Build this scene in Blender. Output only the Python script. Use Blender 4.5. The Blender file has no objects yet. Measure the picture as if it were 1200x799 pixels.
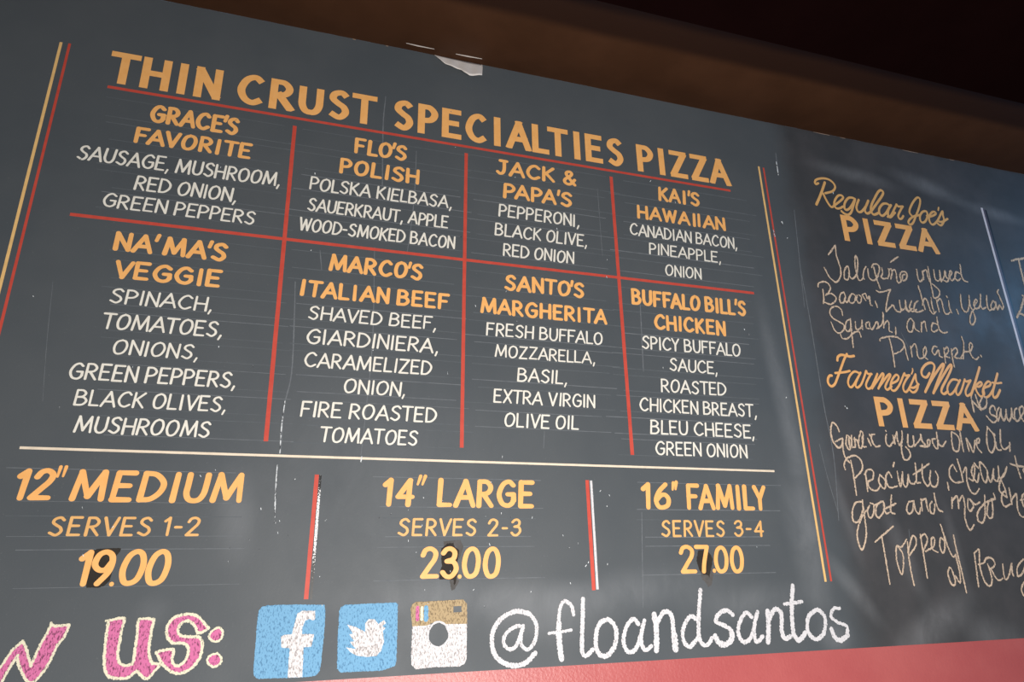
import bpy, bmesh, math, random
from mathutils import Matrix, Vector

sc = bpy.context.scene
C = sc.collection
random.seed(7)

# ------------------------------------------------------------------ camera
F_PX, W_PX, H_PX = 787.3505788694225, 1200.0, 799.0
YAW, PITCH, ROLL = math.radians(-17.32402455), math.radians(18.86073408), math.radians(0.98364661)
D = 1.6                     # metres from the lens to the chalkboard
CAM = Vector((0.0, -D, 1.6))
cy, sy, cp, sp, cr, sr = math.cos(YAW), math.sin(YAW), math.cos(PITCH), math.sin(PITCH), math.cos(ROLL), math.sin(ROLL)
R = Matrix(((cy, -sy, 0), (sy, cy, 0), (0, 0, 1))) @ Matrix(((1, 0, 0), (0, cp, -sp), (0, sp, cp))) @ Matrix(((cr, 0, sr), (0, 1, 0), (-sr, 0, cr)))
cam_data = bpy.data.cameras.new('camera')
cam_data.sensor_fit = 'HORIZONTAL'
cam_data.sensor_width = 36.0
cam_data.lens = 36.0 * F_PX / W_PX
cam_data.clip_start = 0.02
cam = bpy.data.objects.new('camera', cam_data)
C.objects.link(cam)
right, fwd, up = R.col[0], R.col[1], R.col[2]
cam.matrix_world = Matrix.Translation(CAM) @ Matrix((right, up, -fwd)).transposed().to_4x4()
sc.camera = cam

# ------------------------------------------------------------------ world, lights, exposure
world = bpy.data.worlds.new('world')
sc.world = world
world.use_nodes = True
bg = world.node_tree.nodes['Background']
bg.inputs[0].default_value = (0.50, 0.72, 1.0, 1)
bg.inputs[1].default_value = 0.20


def area_light(name, loc, target, size, power, col):
    l = bpy.data.lights.new(name, 'AREA')
    l.shape = 'DISK'
    l.size = size
    l.energy = power
    l.color = col
    o = bpy.data.objects.new(name, l)
    C.objects.link(o)
    o.location = loc
    o.rotation_euler = (Vector(target) - Vector(loc)).to_track_quat('-Z', 'Y').to_euler()
    return o


area_light('counter_lamp', (0.50, -2.15, 0.95), (0.55, 0, 1.45), 0.7, 96, (1.0, 0.95, 0.90))
area_light('room_lamp', (3.7, -0.95, 2.85), (2.0, 0, 2.95), 0.3, 13, (0.22, 0.55, 1.0))
sc.view_settings.view_transform = 'Standard'
sc.view_settings.look = 'None'
sc.view_settings.gamma = 1.0
sc.view_settings.exposure = 0.0
sc.view_settings.use_curve_mapping = False


# ------------------------------------------------------------------ helpers
def wall_uv(x, y):
    """pixel of the photograph -> (x, z) on the chalkboard's face (plane y = 0)"""
    d = right * ((x - W_PX / 2) / F_PX) + fwd - up * ((y - H_PX / 2) / F_PX)
    t = D / d.y
    return (CAM.x + d.x * t, CAM.z + d.z * t)


def ceil_xy(x, y, z):
    d = right * ((x - W_PX / 2) / F_PX) + fwd - up * ((y - H_PX / 2) / F_PX)
    t = (z - CAM.z) / d.z
    return (CAM.x + d.x * t, CAM.y + d.y * t)


def px_scale(x, y):
    a, b, c = wall_uv(x, y), wall_uv(x + 1, y), wall_uv(x, y + 1)
    return 0.5 * (math.dist(a, b) + math.dist(a, c))


def srgb(r, g, b):
    f = lambda c: (c / 12.92 if c <= 0.04045 else ((c + 0.055) / 1.055) ** 2.4)
    return (f(r / 255), f(g / 255), f(b / 255), 1)


class Nodes:
    def __init__(s, name):
        s.m = bpy.data.materials.new(name)
        s.m.use_nodes = True
        s.t = s.m.node_tree
        s.b = s.t.nodes['Principled BSDF']
        s.co = s.t.nodes.new('ShaderNodeTexCoord').outputs['Object']

    def n(s, kind, **kw):
        nd = s.t.nodes.new(kind)
        for k, v in kw.items():
            setattr(nd, k, v)
        return nd

    def link(s, a, b):
        s.t.links.new(a, b)

    def mapping(s, scale=(1, 1, 1), rot=(0, 0, 0), loc=(0, 0, 0), vec=None):
        m = s.n('ShaderNodeMapping')
        m.inputs['Scale'].default_value = scale
        m.inputs['Rotation'].default_value = rot
        m.inputs['Location'].default_value = loc
        s.link(vec or s.co, m.inputs[0])
        return m.outputs[0]

    def noise(s, scale, detail=3, rough=0.55, vec=None, dist=0.0):
        n = s.n('ShaderNodeTexNoise')
        n.inputs['Scale'].default_value = scale
        n.inputs['Detail'].default_value = detail
        n.inputs['Roughness'].default_value = rough
        n.inputs['Distortion'].default_value = dist
        s.link(vec or s.co, n.inputs['Vector'])
        return n.outputs['Fac']

    def ramp(s, fac, a, b, lo=0.0, hi=1.0):
        r = s.n('ShaderNodeMapRange', interpolation_type='SMOOTHSTEP')
        s.link(fac, r.inputs[0])
        for i, v in zip((1, 2, 3, 4), (a, b, lo, hi)):
            r.inputs[i].default_value = v
        return r.outputs[0]

    def math(s, op, a, b=0.0):
        m = s.n('ShaderNodeMath', operation=op)
        for i, v in enumerate((a, b)):
            if isinstance(v, (int, float)):
                m.inputs[i].default_value = v
            else:
                s.link(v, m.inputs[i])
        return m.outputs[0]

    def mix(s, fac, a, b):
        m = s.n('ShaderNodeMix', data_type='RGBA')
        if isinstance(fac, (int, float)):
            m.inputs[0].default_value = fac
        else:
            s.link(fac, m.inputs[0])
        for i, v in ((6, a), (7, b)):
            if isinstance(v, tuple):
                m.inputs[i].default_value = v
            else:
                s.link(v, m.inputs[i])
        return m.outputs[2]

    def color(s, v):
        if isinstance(v, tuple):
            s.b.inputs['Base Color'].default_value = v
        else:
            s.link(v, s.b.inputs['Base Color'])

    def bump(s, h, strength, dist):
        b = s.n('ShaderNodeBump')
        b.inputs['Strength'].default_value = strength
        b.inputs['Distance'].default_value = dist
        s.link(h, b.inputs['Height'])
        s.link(b.outputs[0], s.b.inputs['Normal'])


def paint(name, col, col2=None, rough=0.5):
    """brush paint: nearly even, with faint thin spots"""
    k = Nodes(name)
    f = k.ramp(k.noise(38, 4, 0.6), 0.35, 0.75)
    k.color(k.mix(f, col, col2 or tuple(c * 0.86 for c in col[:3]) + (1,)))
    k.b.inputs['Roughness'].default_value = rough
    k.b.inputs['Specular IOR Level'].default_value = 0.3
    return k.m


SLATE = srgb(74, 76, 80)


def chalk(name, col, cover=0.5, scale=420, under=None):
    """dry chalk: grain of the board shows between the strokes"""
    k = Nodes(name)
    v = k.mapping((1, 1, 0.45), (0, 0.75, 0))
    n = k.noise(scale, 2, 0.6, v)
    f = k.ramp(n, 0.62 - cover * 0.4, 0.76 - cover * 0.4)
    k.color(k.mix(f, under or SLATE, col))
    k.b.inputs['Roughness'].default_value = 0.95
    k.b.inputs['Specular IOR Level'].default_value = 0.1
    return k.m


def board_material():
    k = Nodes('slate_chalkboard_paint')
    sx = k.n('ShaderNodeSeparateXYZ')
    k.link(k.co, sx.inputs[0])
    X, Z = sx.outputs[0], sx.outputs[2]
    base = k.mix(k.ramp(k.noise(2.2, 4, 0.6), 0.3, 0.7), srgb(71, 76, 80), srgb(78, 82, 85))
    # cleaner, darker paint of the wiped column on the right
    rx = wall_uv(945, 450)[0]
    n1 = k.math('MULTIPLY', k.math('SUBTRACT', k.noise(3.0, 3, 0.6), 0.5), 0.18)
    edge = k.ramp(k.math('ADD', X, n1), rx - 0.01, rx + 0.11)
    dark = k.mix(k.ramp(k.noise(4.5, 4, 0.6), 0.35, 0.7), srgb(60, 60, 61), srgb(72, 70, 71))
    col = k.mix(k.math('MULTIPLY', edge, 0.95), base, dark)
    # chalk dust left by the wiping cloth: (pixel x, y, radius x, z, angle, amount)
    dust = [(1000, 205, .17, .030, -5, .14), (1085, 218, .16, .034, -12, .17), (1165, 250, .16, .028, -6, .14),
            (1100, 275, .16, .07, 0, .05),
            (930, 520, .035, .34, 5, .13), (945, 640, .05, .20, 8, .12), (905, 420, .03, .25, 4, .05),
            (1000, 690, .12, .025, -50, .14), (1095, 735, .16, .05, 25, .16), (1165, 745, .10, .05, -10, .12),
            (1060, 650, .03, .16, 18, .09), (1120, 640, .02, .12, 6, .07), (990, 600, .02, .16, 12, .07),
            (560, 700, .30, .04, 0, .10), (640, 720, .16, .06, 0, .10), (760, 690, .20, .05, 5, .10),
            (275, 600, .04, .10, 8, .08), (880, 705, .18, .04, 4, .10), (430, 560, .40, .30, 0, .05),
            (980, 745, .05, .04, 0, .10), (180, 715, .03, .03, 0, .05), (1010, 265, .08, .02, -15, .06)]
    acc = None
    grain = k.ramp(k.noise(9, 5, 0.65, k.mapping((1, 1, 0.6), (0, 0.4, 0)), 0.6), 0.25, 0.75, 0.35, 1.0)
    for (px, py, ra, rb, an, amt) in dust:
        u, v = wall_uv(px, py)
        a = math.radians(an)
        m = k.mapping((1, 1, 1), (0, 0, 0), (-u, 0, -v))
        m = k.mapping((1, 1, 1), (0, a, 0), (0, 0, 0), m)
        m = k.mapping((1 / ra, 0, 1 / rb), (0, 0, 0), (0, 0, 0), m)
        ln = k.n('ShaderNodeVectorMath', operation='LENGTH')
        k.link(m, ln.inputs[0])
        f = k.ramp(ln.outputs['Value'], 0.0, 1.5, amt, 0.0)
        acc = f if acc is None else k.math('ADD', acc, f)
    col = k.mix(k.math('MULTIPLY', acc, grain), col, srgb(196, 198, 202))
    # fine chalk speckle
    sp_ = k.ramp(k.noise(260, 2, 0.5), 0.66, 0.8)
    col = k.mix(k.math('MULTIPLY', sp_, 0.10), col, srgb(190, 190, 190))
    k.color(col)
    k.link(k.ramp(k.noise(6, 4, 0.6), 0.3, 0.7, 0.50, 0.60), k.b.inputs['Roughness'])
    k.b.inputs['Specular IOR Level'].default_value = 0.22
    k.bump(k.noise(180, 3, 0.6), 0.25, 0.0006)
    return k.m


M = {}
M['board'] = board_material()
M['orange'] = paint('orange_sign_paint', srgb(232, 172, 104), srgb(226, 164, 94))
M['orange_pale'] = paint('amber_sign_paint', srgb(216, 168, 106), srgb(208, 158, 96))
M['cream'] = paint('cream_sign_paint', srgb(222, 218, 206), srgb(214, 208, 196))
M['cream_line'] = paint('cream_line_paint', srgb(222, 206, 184))
M['red'] = paint('red_line_paint', srgb(188, 74, 60), srgb(178, 66, 54))
M['yellow_line'] = paint('amber_line_paint', srgb(224, 182, 118))
M['black'] = paint('black_line_paint', srgb(24, 22, 24))
M['grey_line'] = paint('grey_line_paint', srgb(84, 74, 82))
M['pale_line'] = paint('sheen_line_paint', srgb(208, 198, 200))
M['patch'] = paint('dark_touch_up_paint', srgb(40, 36, 32), srgb(48, 43, 38), 0.9)
M['patch_soft'] = paint('grey_touch_up_paint', srgb(74, 72, 70), srgb(86, 84, 84), 0.9)
M['chalk_white'] = chalk('white_chalk', srgb(200, 198, 200), 0.80, 420, srgb(130, 130, 132))
M['chalk_hand'] = chalk('cream_handwriting_chalk', srgb(206, 182, 158), 0.74, 520)
M['chalk_cream'] = chalk('cream_outline_chalk', srgb(212, 206, 182), 0.84, 380, srgb(130, 126, 112))
M['chalk_pink'] = chalk('pink_chalk', srgb(196, 108, 150), 0.66, 330, srgb(120, 66, 92))
M['chalk_blue'] = chalk('blue_chalk', srgb(112, 158, 190), 0.66, 360, srgb(84, 124, 156))
M['chalk_icon_white'] = chalk('white_fill_chalk', srgb(208, 204, 204), 0.62, 360, srgb(148, 143, 143))
M['chalk_tan'] = chalk('tan_chalk', srgb(166, 146, 114), 0.62, 360, srgb(122, 106, 84))
M['faint'] = paint('faint_chalk', srgb(104, 108, 112), srgb(88, 92, 97), 0.9)
M['fainter'] = paint('rubbed_chalk', srgb(88, 93, 97), srgb(78, 83, 87), 0.9)
M['scratch'] = chalk('white_scratch', srgb(206, 210, 212), 0.5, 200)


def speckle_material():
    k = Nodes('black_line_paint_with_glints')  # white flecks paint the glint of glossy black, densest mid-height
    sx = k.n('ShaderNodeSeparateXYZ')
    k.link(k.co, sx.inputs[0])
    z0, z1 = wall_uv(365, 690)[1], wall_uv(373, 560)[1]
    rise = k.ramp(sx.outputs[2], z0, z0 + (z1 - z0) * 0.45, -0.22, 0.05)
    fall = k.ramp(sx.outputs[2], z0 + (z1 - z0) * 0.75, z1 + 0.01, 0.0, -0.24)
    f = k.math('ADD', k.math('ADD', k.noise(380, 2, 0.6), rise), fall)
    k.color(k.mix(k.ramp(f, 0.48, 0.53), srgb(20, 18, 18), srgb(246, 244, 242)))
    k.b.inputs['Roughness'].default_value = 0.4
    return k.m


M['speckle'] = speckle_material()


def wall_material():
    k = Nodes('red_wall_paint')
    c = k.mix(k.ramp(k.noise(3.5, 4, 0.6), 0.3, 0.72), srgb(160, 76, 76), srgb(170, 88, 86))
    k.color(c)
    k.b.inputs['Roughness'].default_value = 0.42
    k.bump(k.noise(150, 3, 0.6), 0.5, 0.0018)
    return k.m


def brown_material():
    k = Nodes('dark_brown_trim_paint_with_shade')
    sx = k.n('ShaderNodeSeparateXYZ')
    k.link(k.co, sx.inputs[0])
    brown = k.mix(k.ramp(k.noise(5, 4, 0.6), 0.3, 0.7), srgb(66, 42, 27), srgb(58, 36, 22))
    # shade painted in, darkening towards the ceiling: distance from the front edge, 0.32 m from the wall
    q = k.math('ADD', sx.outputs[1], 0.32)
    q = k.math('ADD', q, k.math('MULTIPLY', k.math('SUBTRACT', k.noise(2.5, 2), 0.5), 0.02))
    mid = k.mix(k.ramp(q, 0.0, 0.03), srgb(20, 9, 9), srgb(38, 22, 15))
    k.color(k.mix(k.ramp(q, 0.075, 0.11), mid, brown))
    k.b.inputs['Roughness'].default_value = 0.6
    k.b.inputs['Specular IOR Level'].default_value = 0.12
    k.bump(k.noise(60, 3, 0.6), 0.2, 0.0015)
    return k.m


def plain(name, col, rough=0.7):
    k = Nodes(name)
    k.color(k.mix(k.ramp(k.noise(7, 3, 0.6), 0.3, 0.7), col, tuple(c * 0.85 for c in col[:3]) + (1,)))
    k.b.inputs['Roughness'].default_value = rough
    return k.m


M['wall'] = wall_material()
M['brown'] = brown_material()
M['ceiling'] = plain('near_black_ceiling_paint', srgb(20, 8, 8), 1.0)
M['ceiling'].node_tree.nodes['Principled BSDF'].inputs['Specular IOR Level'].default_value = 0.0
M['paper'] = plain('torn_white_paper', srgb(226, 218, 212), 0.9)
M['floor'] = plain('brown_floor_tile', srgb(92, 78, 68), 0.6)


def link_mesh(name, verts, faces, mat, parent=None, label=None, kind=None, smooth=False):
    me = bpy.data.meshes.new(name)
    me.from_pydata(verts, [], faces)
    me.update()
    me.materials.append(mat)
    if smooth:
        me.shade_smooth()
    o = bpy.data.objects.new(name, me)
    C.objects.link(o)
    if parent:
        o.parent = parent
    if label:
        o['label'] = label
    if kind:
        o['kind'] = kind
    return o


def box(name, x0, x1, y0, y1, z0, z1, mat, parent=None, kind=None):
    v = [(x, y, z) for x in (x0, x1) for y in (y0, y1) for z in (z0, z1)]
    f = [(0, 1, 3, 2), (4, 6, 7, 5), (0, 4, 5, 1), (2, 3, 7, 6), (0, 2, 6, 4), (1, 5, 7, 3)]
    return link_mesh(name, v, f, mat, parent, None, kind)


# ------------------------------------------------------------------ flat print on the board's face
def catmull(pts, n=6):
    if len(pts) < 3:
        return list(pts)
    closed = math.dist(pts[0], pts[-1]) < 1e-9
    out = []
    m = len(pts)
    for i in range(m - 1):
        if closed:
            p0 = pts[i - 1] if i > 0 else pts[m - 2]
            p3 = pts[i + 2] if i + 2 < m else pts[1]
        else:
            p0 = pts[i - 1] if i > 0 else (2 * pts[0][0] - pts[1][0], 2 * pts[0][1] - pts[1][1])
            p3 = pts[i + 2] if i + 2 < m else (2 * pts[-1][0] - pts[-2][0], 2 * pts[-1][1] - pts[-2][1])
        p1, p2 = pts[i], pts[i + 1]
        for j in range(n):
            t = j / n
            out.append(tuple(0.5 * (2 * p1[a] + (p2[a] - p0[a]) * t + (2 * p0[a] - 5 * p1[a] + 4 * p2[a] - p3[a]) * t * t
                                    + (3 * p1[a] - p0[a] - 3 * p2[a] + p3[a]) * t ** 3) for a in (0, 1)))
    out.append(pts[-1])
    return out


class Print:
    """collects flat strokes and fills in wall metres (u, v); every stroke lies a hair in front of the last"""

    def __init__(s, depth=0.0006):
        s.v, s.f, s.d0, s.k, s.d = [], [], depth, 0, depth

    def next(s):
        s.k = (s.k + 1) % 7
        s.d = s.d0 + s.k * 2.6e-5

    def poly(s, pts):
        i = len(s.v)
        s.v += [(p[0], -s.d, p[1]) for p in pts]
        s.f.append(tuple(range(i, i + len(pts))))

    def fill(s, pts):
        s.next()
        s.poly(pts)

    def disc(s, c, r, ay=1.0, n=10):
        s.poly([(c[0] + r * math.cos(t * 2 * math.pi / n), c[1] + r * ay * math.sin(t * 2 * math.pi / n)) for t in range(n)])

    def cap_fan(s, c, toward, r, ay=1.0, n=7):
        """half disc beyond a stroke's end"""
        t0 = math.atan2(toward[1], toward[0])
        s.poly([(c[0] + r * math.cos(t0 + (j / (n - 1) - 0.5) * math.pi), c[1] + r * ay * math.sin(t0 + (j / (n - 1) - 0.5) * math.pi)) for j in range(n)])

    def ribbon(s, pts, w, ay=1.0, cap='round', rough=0.0, taper=0.0, clip=None, ext=0.0):
        """w: width or list of widths; ay: horizontal bars thinner than stems"""
        pts = [p for i, p in enumerate(pts) if i == 0 or math.dist(p, pts[i - 1]) > 1e-7]
        if len(pts) < 2:
            s.next()
            s.disc(pts[0], (w if not isinstance(w, list) else w[0]) / 2, ay)
            return
        s.next()
        n = len(pts)
        closed = math.dist(pts[0], pts[-1]) < 1e-6
        ramp_ = min(1.2e-6, 1e-4 / n) if n > 6 else 0.0
        d_start = s.d
        if ext and not closed:
            def push(a, b):
                l = math.dist(a, b)
                return (b[0] + (b[0] - a[0]) / l * ext, b[1] + (b[1] - a[1]) / l * ext)
            pts = [push(pts[1], pts[0])] + pts[1:-1] + [push(pts[-2], pts[-1])]
        L, Rr = [], []
        for i in range(n):
            if closed:
                a, b, c = pts[i - 1 if i > 0 else n - 2], pts[i], pts[i + 1 if i < n - 1 else 1]
            else:
                a, b, c = pts[max(i - 1, 0)], pts[i], pts[min(i + 1, n - 1)]

            def nrm(p, q):
                dx, dy = q[0] - p[0], q[1] - p[1]
                l = math.hypot(dx, dy) or 1
                return (-dy / l, dx / l)
            if a == b:
                nn = nrm(b, c)
                k = 1.0
            elif c == b:
                nn = nrm(a, b)
                k = 1.0
            else:
                n1, n2 = nrm(a, b), nrm(b, c)
                sx_, sy_ = n1[0] + n2[0], n1[1] + n2[1]
                l = math.hypot(sx_, sy_)
                if l < 0.25:
                    nn, k = n1, 1.0
                else:
                    nn = (sx_ / l, sy_ / l)
                    k = min(1.0 / max(nn[0] * n1[0] + nn[1] * n1[1], 0.2), 2.6 if cap == 'square' else 1.25)
            ww = (w[i] if isinstance(w, list) else w) / 2 * k
            if taper and not closed:
                e = min(i, n - 1 - i) / max(n - 1, 1)
                ww *= min(1.0, 1 - taper + e * 4 * taper)
            r1 = 1 + random.uniform(-rough, rough)
            r2 = 1 + random.uniform(-rough, rough)
            L.append((b[0] + nn[0] * ww * r1, b[1] + nn[1] * ww * ay * r1))
            Rr.append((b[0] - nn[0] * ww * r2, b[1] - nn[1] * ww * ay * r2))
        for i in range(n - 1):
            q = [L[i], Rr[i], Rr[i + 1], L[i + 1]]
            if clip:
                q = clip_v(q, clip[0], clip[1])
                if len(q) < 3:
                    continue
            s.poly(q)
            s.d += ramp_
        if cap == 'round' and not closed:
            d_end = s.d
            for p, o_, wi in ((pts[0], pts[1], 0), (pts[-1], pts[-2], -1)):
                ww = (w[wi] if isinstance(w, list) else w) / 2 * (1 - taper)
                s.d = d_start if wi == 0 else d_end
                s.cap_fan(p, (p[0] - o_[0], p[1] - o_[1]), ww, ay)

    def build(s, name, mat, parent, label=None, kind=None):
        return link_mesh(name, s.v, s.f, mat, parent, label, kind)


def clip_v(q, lo, hi):
    for sign, lim in ((1, lo), (-1, -hi)):
        out = []
        for i in range(len(q)):
            a, b = q[i - 1], q[i]
            fa, fb = sign * a[1] - lim, sign * b[1] - lim
            if (fa >= 0) != (fb >= 0):
                t = fa / (fa - fb)
                out.append((a[0] + (b[0] - a[0]) * t, a[1] + (b[1] - a[1]) * t))
            if fb >= 0:
                out.append(b)
        q = out
        if not q:
            break
    return q


# glyphs of the sign painter's capitals: width, strokes; L straight, C curved, unit cap height
G = {
 'A': (.66, 'L 0,0 .34,1 .66,0|L .13,.33 .55,.33'),
 'B': (.50, 'L 0,0 0,1|C 0,1 .26,.99 .42,.80 .30,.58 0,.53|C 0,.53 .34,.52 .5,.28 .34,.03 0,0'),
 'C': (.56, 'C .54,.84 .36,1 .13,.86 0,.46 .11,.12 .33,0 .56,.15'),
 'D': (.54, 'L 0,0 0,1|C 0,1 .30,.94 .53,.64 .50,.30 .28,.04 0,0'),
 'E': (.44, 'L .43,1 0,1 0,0 .44,0|L 0,.52 .36,.52'),
 'F': (.43, 'L .43,1 0,1 0,0|L 0,.52 .34,.52'),
 'G': (.58, 'C .54,.85 .36,1 .13,.87 0,.46 .12,.1 .34,0 .50,.08 .57,.22|L .57,.22 .57,.47 .33,.47'),
 'H': (.52, 'L 0,0 0,1|L .52,0 .52,1|L 0,.5 .52,.5'),
 'I': (.0, 'L 0,0 0,1'),
 'J': (.42, 'L .10,1 .42,1|C .30,1 .31,.35 .24,.06 .10,0 0,.12'),
 'K': (.49, 'L 0,0 0,1|L .46,1 0,.42|L .12,.54 .49,0'),
 'L': (.40, 'L 0,1 0,0 .40,0'),
 'M': (.74, 'L 0,0 .08,1 .37,.10 .66,1 .74,0'),
 'N': (.50, 'L 0,0 0,1 .5,0 .5,1'),
 'O': (.56, 'C .28,1 .08,.84 0,.44 .09,.08 .27,0 .47,.16 .56,.56 .47,.90 .28,1'),
 'P': (.44, 'L 0,0 0,1|C 0,1 .28,.98 .44,.75 .32,.50 0,.43'),
 'R': (.48, 'L 0,0 0,1|C 0,1 .28,.98 .43,.76 .32,.53 0,.46|L .16,.48 .48,0'),
 'S': (.46, 'C .45,.86 .30,1 .10,.92 .05,.72 .20,.56 .38,.42 .43,.20 .26,0 0,.13'),
 'T': (.56, 'L 0,1 .56,1|L .28,1 .28,0'),
 'U': (.50, 'C 0,1 0,.6 .01,.28 .10,.06 .25,0 .40,.06 .49,.28 .50,.6 .50,1'),
 'V': (.56, 'L 0,1 .27,0 .56,1'),
 'W': (.78, 'L 0,1 .18,0 .39,.88 .58,0 .78,1'),
 'X': (.50, 'L 0,1 .50,0|L .50,1 0,0'),
 'Y': (.50, 'L 0,1 .25,.48 .50,1|L .25,.48 .25,0'),
 'Z': (.50, 'L 0,1 .50,1 0,0 .50,0'),
 '&': (.56, 'C .56,0 .34,.34 .13,.74 .16,.94 .30,1 .40,.86 .32,.66 .06,.36 .04,.12 .18,0 .36,.06 .54,.40'),
 ',': (.10, 'L .10,.07 .02,-.22'),
 "'": (.06, 'L .06,1.10 .0,.74'),
 '.': (.02, 'L 0,.02 .02,.02'),
 '-': (.24, 'L 0,.46 .24,.46'),
 '"': (.26, 'L .09,1.08 0,.80|L .26,1.08 .17,.80'),
 '0': (.50, 'C .27,1 .09,.84 0,.42 .08,.07 .24,0 .42,.14 .50,.56 .43,.90 .27,1'),
 '1': (.20, 'L 0,.80 .18,1 .18,0'),
 '2': (.48, 'C 0,.76 .09,.95 .27,1 .43,.86 .40,.62 .22,.34 0,.0|L 0,0 .48,0'),
 '3': (.46, 'C .02,.84 .12,.97 .28,1 .41,.86 .36,.64 .14,.55|C .14,.55 .38,.51 .46,.26 .30,.02 .12,.02 0,.16'),
 '4': (.50, 'L .38,0 .38,1 0,.32 .50,.32'),
 '6': (.46, 'C .36,1 .12,.70 0,.34 .08,.05 .24,0 .42,.10 .46,.36 .34,.54 .18,.52 .03,.34'),
 '7': (.48, 'L 0,1 .48,1|C .48,1 .36,.62 .27,.30 .22,0'),
 '9': (.46, 'C .44,.66 .30,.44 .12,.44 .0,.62 .08,.90 .26,1 .42,.90 .46,.66 .38,.34 .14,0'),
}


def glyph_strokes(ch):
    w, s = G[ch]
    out = []
    for part in s.split('|'):
        t = part.split()
        out.append((t[0], [tuple(float(c) for c in p.split(',')) for p in t[1:]]))
    return w, out


def text(pr, txt, p0, p1, h, style='casual', w=0.14, slant=0.05, space=0.19, word=0.34, jit=0.02):
    """one line of lettering between two baseline pixels; the line and its cap height are then level on the wall"""
    a, b = wall_uv(*p0), wall_uv(*p1)
    top = wall_uv(p0[0], p0[1] - h)
    H = top[1] - a[1]
    block = style == 'block'
    adv, x = [], 0.0
    prev = None
    for ch in txt:
        if ch == ' ':
            x += word
            prev = ch
            continue
        gap = 0.0 if prev is None or prev == ' ' else space
        if prev is not None and prev != ' ':
            if ch == "'" or prev == "'":
                gap = space * (0.55 if ch == "'" else 0.55)
            elif ch in ',.':
                gap = space * 0.75
            elif prev in 'FTPVY' and ch == 'A' or prev == 'A' and ch in 'VTY' or prev == 'L' and ch in 'TVY':
                gap = space * 0.45
            elif ch in 'AVTYW' or prev in 'AVTYWL':
                gap = space * 0.75
        if (ch == 'I' or prev == 'I') and prev not in (None, ' '):
            gap = max(gap, space) * 1.2
        x += gap
        adv.append((ch, x))
        x += G[ch][0]
        prev = ch
    sw = w * H
    sx = (b[0] - a[0] - sw) / max(x, 0.2)
    for ch, gx in adv:
        _, strokes = glyph_strokes(ch)
        jz = random.uniform(-jit, jit) * H
        js = random.uniform(-jit, jit)
        for kind, pts in strokes:
            q = []
            for (px, py) in pts:
                px2 = px + random.uniform(-jit, jit) * 0.5 if not block else px
                inset = sw * 0.5 * 0.8
                z = inset + py * (H - 2 * inset)
                q.append((a[0] + sw / 2 + (gx + px2) * sx + (slant + js) * py * H, a[1] + (b[1] - a[1]) * 0 + z + jz))
            if len(q) == 1 or (ch == '.'):
                pr.next()
                pr.disc((q[0][0], q[0][1]), sw * 0.55)
                continue
            if kind == 'C':
                q = catmull(q, 7)
                cl = math.dist(pts[0], pts[-1]) < 1e-6
                if cl:
                    q[-1] = q[0]
            ww = sw * (0.85 if ch in ",'\"" else 1.0)
            if block and kind == 'L':
                for i in range(len(q) - 1):
                    steep = abs(q[i + 1][0] - q[i][0]) > 1e-4 and abs(q[i + 1][1] - q[i][1]) > 1e-4
                    pr.ribbon([q[i], q[i + 1]], ww * (1.0 if not steep or ch == 'A' else 1.12), 0.86, 'square', 0, 0, (a[1], a[1] + H), sw * (0.22 if steep and ch == 'N' else 0.12 if steep and ch == 'Z' else 0.45))
            elif block:
                pr.ribbon(q, ww, 0.86, 'square', 0, 0, (a[1], a[1] + H) if ch in 'AVNMZKLTHIEFPRUX' else None, sw * 0.45 if kind == 'L' else 0.0)
            elif kind == 'L':
                for i in range(len(q) - 1):      # sharp corners: each straight with its own round ends
                    g = 1 + random.uniform(-.06, .06)
                    pr.ribbon([q[i], q[i + 1]], [ww * g * 1.04, ww * g * 0.93], 0.86, 'round')
            else:
                pr.ribbon(q, ww, 0.84, 'round')
    return a[1], H


def trace(pr, x0, y0, s, data, w, rough=0.0, taper=0.0, ay=1.0, n=5, ymul=1.0):
    """hand-drawn strokes: points read off the photograph at (x0, y0), s times enlarged, laid on the wall"""
    for st in data.split('|'):
        pts = [tuple(float(c) for c in p.split(',')) for p in st.split()]
        px = [(x0 + p[0] / s, y0 + p[1] / s) for p in pts]
        k = px_scale(*px[len(px) // 2])
        q = catmull([wall_uv(*p) for p in px], n)
        if math.dist(q[0], q[-1]) < 1e-9:
            q[-1] = q[0]
        if rough:                                  # finer steps so that the chalk's edge crumbles
            r = [q[0]]
            for i in range(1, len(q)):
                m = max(1, int(math.dist(q[i - 1], q[i]) / (0.9 * k)))
                for j in range(1, m + 1):
                    r.append((q[i - 1][0] + (q[i][0] - q[i - 1][0]) * j / m, q[i - 1][1] + (q[i][1] - q[i - 1][1]) * j / m))
            q = r
        pr.ribbon(q, w * k, ay, 'round', rough, taper)


def px_poly(x0, y0, s, data, rough=0.0):
    pts = [tuple(float(c) for c in p.split(',')) for p in data.split()]
    out = [wall_uv(x0 + p[0] / s, y0 + p[1] / s) for p in pts]
    if rough:
        k = rough * px_scale(x0 + pts[0][0] / s, y0 + pts[0][1] / s)
        r = []
        for i, a in enumerate(out):
            b = out[(i + 1) % len(out)]
            m = max(1, int(math.dist(a, b) / 0.0022))
            for j in range(m):
                r.append((a[0] + (b[0] - a[0]) * j / m + random.uniform(-k, k), a[1] + (b[1] - a[1]) * j / m + random.uniform(-k, k)))
        out = r
    return out


def outline(pr, pts, w, rough=0.35):
    q = list(pts) + [pts[0]]
    pr.ribbon(q, w, 1.0, 'round', rough)


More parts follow.
